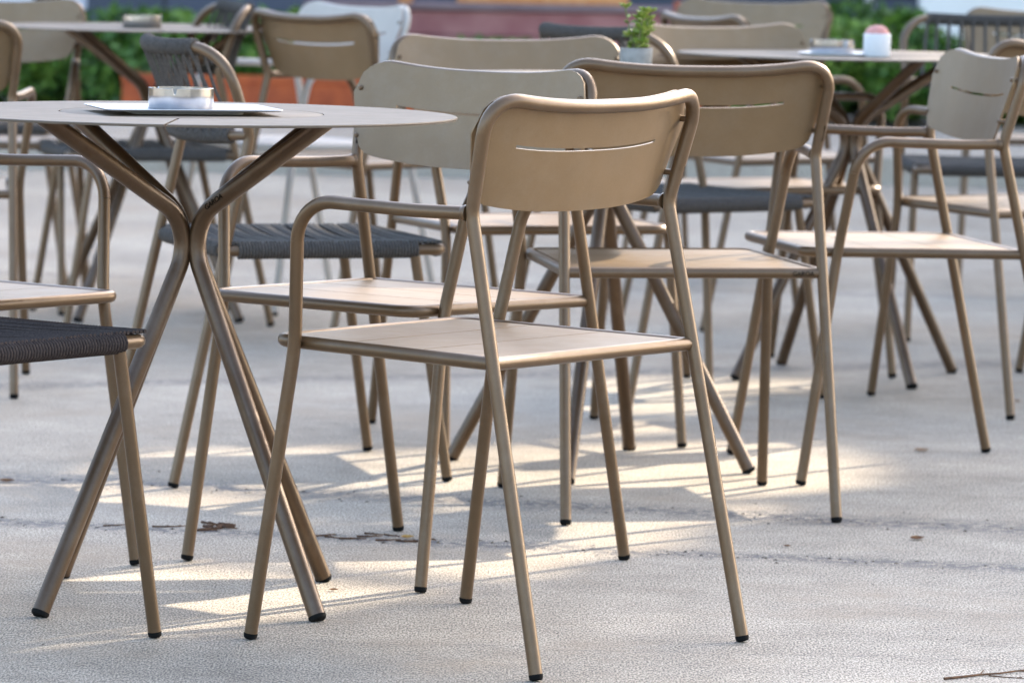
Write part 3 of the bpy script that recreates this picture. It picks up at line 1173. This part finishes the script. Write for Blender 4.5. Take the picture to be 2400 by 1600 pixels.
# ------------------------------------------------------------------ light
SUN_H = Vector((0.663, 0.749, 0)).normalized(); EL = radians(27.5)
to_sun = Vector((SUN_H.x * cos(EL), SUN_H.y * cos(EL), sin(EL)))
sl = bpy.data.lights.new('Sun', 'SUN')
sl.energy = 2.7; sl.angle = radians(0.55); sl.color = (1.0, 0.87, 0.69)
so = bpy.data.objects.new('Sun', sl)
so.rotation_euler = to_sun.to_track_quat('Z', 'Y').to_euler()
so.location = (4, 10, 12)
C.objects.link(so)
w = bpy.data.worlds.new('World'); scene.world = w
w.use_nodes = True
nt = w.node_tree
bg = nt.nodes['Background']
sky = nt.nodes.new('ShaderNodeTexSky')
sky.sky_type = 'NISHITA'
sky.sun_disc = False
sky.sun_elevation = EL
sky.sun_rotation = math.atan2(SUN_H.x, SUN_H.y)
sky.air_density = 1.0; sky.dust_density = 3.2; sky.ozone_density = 0.7
nt.links.new(sky.outputs[0], bg.inputs[0])
bg.inputs[1].default_value = 0.15

# ------------------------------------------------------------------ unseen trees added at right, crown gaps cut for the sun patches
LIT_PX = [
    [(0, 1401), (128, 1376), (332, 1348), (590, 1340), (930, 1335), (1010, 1310), (1110, 1240), (1230, 1228), (1450, 1235), (1500, 1262), (1300, 1300), (1200, 1330), (1050, 1365), (970, 1376), (780, 1396), (615, 1426), (434, 1463), (280, 1463), (222, 1452), (330, 1430), (230, 1416), (0, 1424)],
    [(325, 1055), (671, 1058), (1000, 1048), (1060, 1035), (1160, 1022), (1200, 1010), (1215, 1155), (1100, 1150), (1000, 1140), (850, 1130), (700, 1130), (560, 1090), (330, 1085)],
    [(-20, 1128), (90, 1132), (110, 1160), (480, 1170), (600, 1195), (350, 1205), (-20, 1200)],
    [(1205, 925), (1310, 922), (1373, 902), (1577, 876), (1665, 862), (1665, 905), (1600, 940), (1640, 990), (1750, 1030), (1850, 1060), (1950, 1085), (1960, 1140), (1790, 1150), (1520, 1175), (1480, 1157), (1213, 1160)],
    [(1660, 858), (1760, 850), (2000, 838), (2150, 835), (2170, 880), (2030, 915), (1980, 900), (1900, 900), (1800, 905), (1660, 910)],
]
LIT = [[(q.x, q.y) for q in (ground_at(*p) for p in poly)] for poly in LIT_PX]


def seat_gap(k, x0, x1, y0, y1):
    x, y, a = POSE[k]
    off = (SUN_H.x * cos(EL) / sin(EL) * .44, SUN_H.y * cos(EL) / sin(EL) * .44)
    return [(x + cos(a) * u - sin(a) * v - off[0], y + sin(a) * u + cos(a) * v - off[1]) for u, v in ((x0, y0), (x1, y0), (x1, y1), (x0, y1))]


LIT += [seat_gap('C', -.20, .17, -.2, .20), seat_gap('Q', -.22, .22, -.2, .22), seat_gap('F', -.22, .22, -.05, .22), seat_gap('B', -.22, .05, -.22, .2)]
_k = .73 * cos(EL) / sin(EL)
LIT.append([(.21 - SUN_H.x * _k + .2 * cos(t), 6.72 - SUN_H.y * _k + .2 * sin(t)) for t in [2 * pi * k / 10 for k in range(10)]])


def inside(x, y, poly):
    r = False
    n = len(poly)
    for i in range(n):
        x1, y1 = poly[i]; x2, y2 = poly[i - 1]
        if (y1 > y) != (y2 > y) and x < (x2 - x1) * (y - y1) / (y2 - y1) + x1: r = not r
    return r


BB = [(min(a for a, b in P) - .02, max(a for a, b in P) + .02, min(b for a, b in P) - .02, max(b for a, b in P) + .02) for P in LIT]
COT = cos(EL) / sin(EL)


PART = [(q.x, q.y) for q in (ground_at(*p) for p in [(950, 1480), (1250, 1440), (1700, 1425), (1800, 1500), (1750, 1640), (1000, 1660)])]


def in_gap(p):
    x, y = p.x - SUN_H.x * COT * p.z, p.y - SUN_H.y * COT * p.z
    if random.random() < .22 and inside(x, y, PART): return True
    for (x0, x1, y0, y1), P in zip(BB, LIT):
        if x0 < x < x1 and y0 < y < y1:
            for dx, dy in ((0, 0), (.05, 0), (-.05, 0), (0, .06), (0, -.06)):
                if inside(x + dx, y + dy, P): return True
    return False


def tree(base, crown_c, crown_h, n, lab):
    root = empty('shade_tree', (base[0], base[1], 0))
    tag(root, lab, 'tree', 'added shade trees beside the terrace')
    b = Vector((base[0], base[1], 0))
    bm = bmesh.new()
    cc = Vector(crown_c) - b
    trunk = [Vector((0, 0, .0)), Vector((.03, .02, 1.2)), Vector((.02, .06, 2.6)), cc * .55 + Vector((0, 0, .8)), cc + Vector((0, 0, .4))]
    sweep(bm, trunk, .2, 12, radf=lambda i: (.24, .19, .16, .10, .03)[i])
    for k in range(9):
        a = 2 * pi * k / 9 + random.uniform(-.3, .3)
        tip = cc + Vector((cos(a) * crown_h[0] * .75, sin(a) * crown_h[1] * .75, random.uniform(-.4, .6) * crown_h[2]))
        s = trunk[2].lerp(trunk[3], random.uniform(.1, .9))
        sweep(bm, [s, s.lerp(tip, .5) + Vector((0, 0, .3)), tip], .05, 7, radf=lambda i: (.075, .045, .015)[i])
    kill = [f for f in bm.faces if f.calc_center_median().z > 2.7 and in_gap(f.calc_center_median() + b)]
    bmesh.ops.delete(bm, geom=kill, context='FACES')
    obj('trunk', bm, M_BARK, root)
    bm = bmesh.new()
    ly = bm.faces.layers.float.new('tint_f')
    leaf_cloud(bm, ly, cc, crown_h, n, .12, 'ball', 0, 1, reject=lambda p: in_gap(p + b))
    o = obj('crown', bm, M_TREE, root, smooth=False); store_tint(o)


# crown centre = shaded spot on the ground + h * cot * sun direction
def above(x, y, h): return (x + SUN_H.x * COT * h, y + SUN_H.y * COT * h, h)


tree((6.4, 11.0), above(-.3, 6.6, 5.6), (3.4, 2.6, 1.5), 9000, 'unseen shade tree added right of the terrace, closest to the camera')
tree((7.6, 14.6), above(.2, 9.8, 6.0), (3.6, 2.6, 1.5), 9000, 'unseen shade tree added right of the terrace, second from the camera')

# unseen building added at right to shade the far half of the terrace
root = empty('shade_building', (8.0, 23.2, 0))
tag(root, 'unseen pale building added right of the terrace to shade its far half', 'building')
bm = bmesh.new(); box(bm, 0, 12, 0, 50, 0, 8.3)
obj('wall', bm, M_PALE, root, smooth=False)
bm = bmesh.new(); box(bm, -.2, 12.2, -.2, 50.2, 8.31, 8.5)
obj('roof', bm, M_SLATE, root, smooth=False)
bm = bmesh.new()
for z in (1.2, 4.6):
    for k in range(12):
        box(bm, -.03, -.004, 1.5 + 4 * k, 3.1 + 4 * k, z, z + 1.7)
obj('window', bm, M_DOOR, root, smooth=False)['kind'] = 'stuff'


# ------------------------------------------------------------------ litter on the ground


def twig(px, py, ln, ang, r, lab, mat=M_TWIG, bend=.15, name='twig'):
    p = ground_at(px, py)
    bm = bmesh.new()
    pts = []
    for k in range(7):
        t = k / 6 - .5
        pts.append(Vector((t * ln, bend * ln * (t * t - .1) + random.uniform(-.02, .02) * ln, r + random.uniform(0, .25) * r)))
    sweep(bm, pts, r, 6, radf=lambda i: r * (1 - .09 * i))
    for k in range(2):
        q = pts[2 + 2 * k]
        sweep(bm, [q, q + Vector((ln * .12, ln * random.choice((-.1, .1)), r * .6))], r * .5, 5)
    o = obj(name, bm, mat)
    o.location = p; o.rotation_euler = (0, 0, ang)
    return tag(o, lab, 'twig')


def dry_leaf(px, py, s, ang, lab, mat=M_DLEAF):
    p = ground_at(px, py)
    bm = bmesh.new()
    n = 10
    up, dn, midv = [], [], []
    for k in range(n + 1):
        t = k / n
        w = s * .34 * sin(pi * t) ** .8
        z = .002 + .10 * s * (2 * t - 1) ** 2
        midv.append(bm.verts.new((s * (t - .5), 0, z)))
        up.append(bm.verts.new((s * (t - .5), w, z + w * .45))); dn.append(bm.verts.new((s * (t - .5), -w, z + w * .3)))
    for k in range(n):
        bm.faces.new((midv[k], midv[k + 1], up[k + 1], up[k])); bm.faces.new((dn[k], dn[k + 1], midv[k + 1], midv[k]))
    bmesh.ops.solidify(bm, geom=bm.faces[:], thickness=.0006)
    o = obj('dry_leaf', bm, mat)
    o.location = p; o.rotation_euler = (0, 0, ang)
    return tag(o, lab, 'leaf')


twig(2340, 1580, .20, .62, .0022, 'long golden brown twig in the bottom right corner', bend=.1)
twig(2365, 1588, .06, -.3, .0011, 'thin short twig branching under the long one in the bottom right corner')
twig(270, 1232, .045, .5, .0016, 'small brown twig by the leftmost chair legs')
twig(400, 1235, .065, .3, .0018, 'brown twig left of the small debris heap')
for k in range(14):
    twig(500 + random.uniform(-32, 40), 1238 + random.uniform(-9, 8), random.uniform(.02, .045), random.uniform(-1.2, 1.2), .0026, 'one of the short brown twigs heaped between the front table legs')['group'] = 'debris heap twigs'
for k in range(12):
    twig(770 + k * 22 + random.uniform(-12, 12), 1252 + k * 1.6 + random.uniform(-7, 9), random.uniform(.02, .05), random.uniform(-.9, .9), .0019, 'one of the dry bits strewn along the slab joint behind the nearest chair')['group'] = 'dry bits along the slab joint'
dry_leaf(955, 1262, .026, .4, 'curled yellow leaf on the slab joint behind the nearest chair', simple('yellow_leaf', (.45, .26, .05), (.55, .40, .10), 50, .7))
dry_leaf(2150, 1265, .030, .5, 'small red brown leaf right of the middle armchair')
dry_leaf(2160, 1058, .032, .1, 'pale tan leaf on the pavement at right', simple('tan_leaf', (.40, .26, .16), (.5, .36, .24), 50, .7))
dry_leaf(2385, 942, .020, .9, 'dark leaf near the right edge')
dry_leaf(1845, 1282, .014, 0, 'tiny dark leaf right of the nearest chair')
dry_leaf(782, 1385, .016, .2, 'tiny dark leaf behind the front table leg')
dry_leaf(15, 1130, .030, .2, 'tan leaf at the left edge on the joint')
bm = bmesh.new()
for k in range(1500):
    px = random.uniform(-50, 2450); j = random.random()
    if k < 1150:
        py = (1118 + px * .051 if j < .45 else 1224 + px * .046) + random.gauss(0, 7 if j > .25 else 16)
    else:
        py = random.uniform(860, 1600)
    p = ground_at(px, py)
    s = random.choice((.001, .0014, .002, .0026, .0036)) * random.uniform(.7, 1.2) if k < 1150 else random.uniform(.0008, .0022)
    a0 = random.uniform(0, 6.3)
    vs = [bm.verts.new(p + Vector((cos(a0 + q * 1.57) * s * random.uniform(.6, 1.6), sin(a0 + q * 1.57) * s * random.uniform(.6, 1.2), .0003))) for q in range(4)]
    t = bm.verts.new(p + Vector((0, 0, s * random.uniform(.4, .9))))
    mi = random.choice((0, 1, 1))
    for i in range(4):
        bm.faces.new((vs[i], vs[(i + 1) % 4], t)).material_index = mi
g = obj('grit', bm, [M_GRIT, simple('concrete_chip', (.24, .20, .16), (.42, .37, .31), 80, .9)], smooth=False)
tag(g, 'fine dark grit scattered along the slab joints', 'grit', kind='stuff')

# ------------------------------------------------------------------ render look
vs = scene.view_settings
vs.view_transform = 'Standard'
vs.look = 'None'
vs.exposure = 2.45
vs.gamma = 1.0
scene.render.engine = 'CYCLES'
scene.cycles.max_bounces = 8
scene.cycles.use_denoising = True
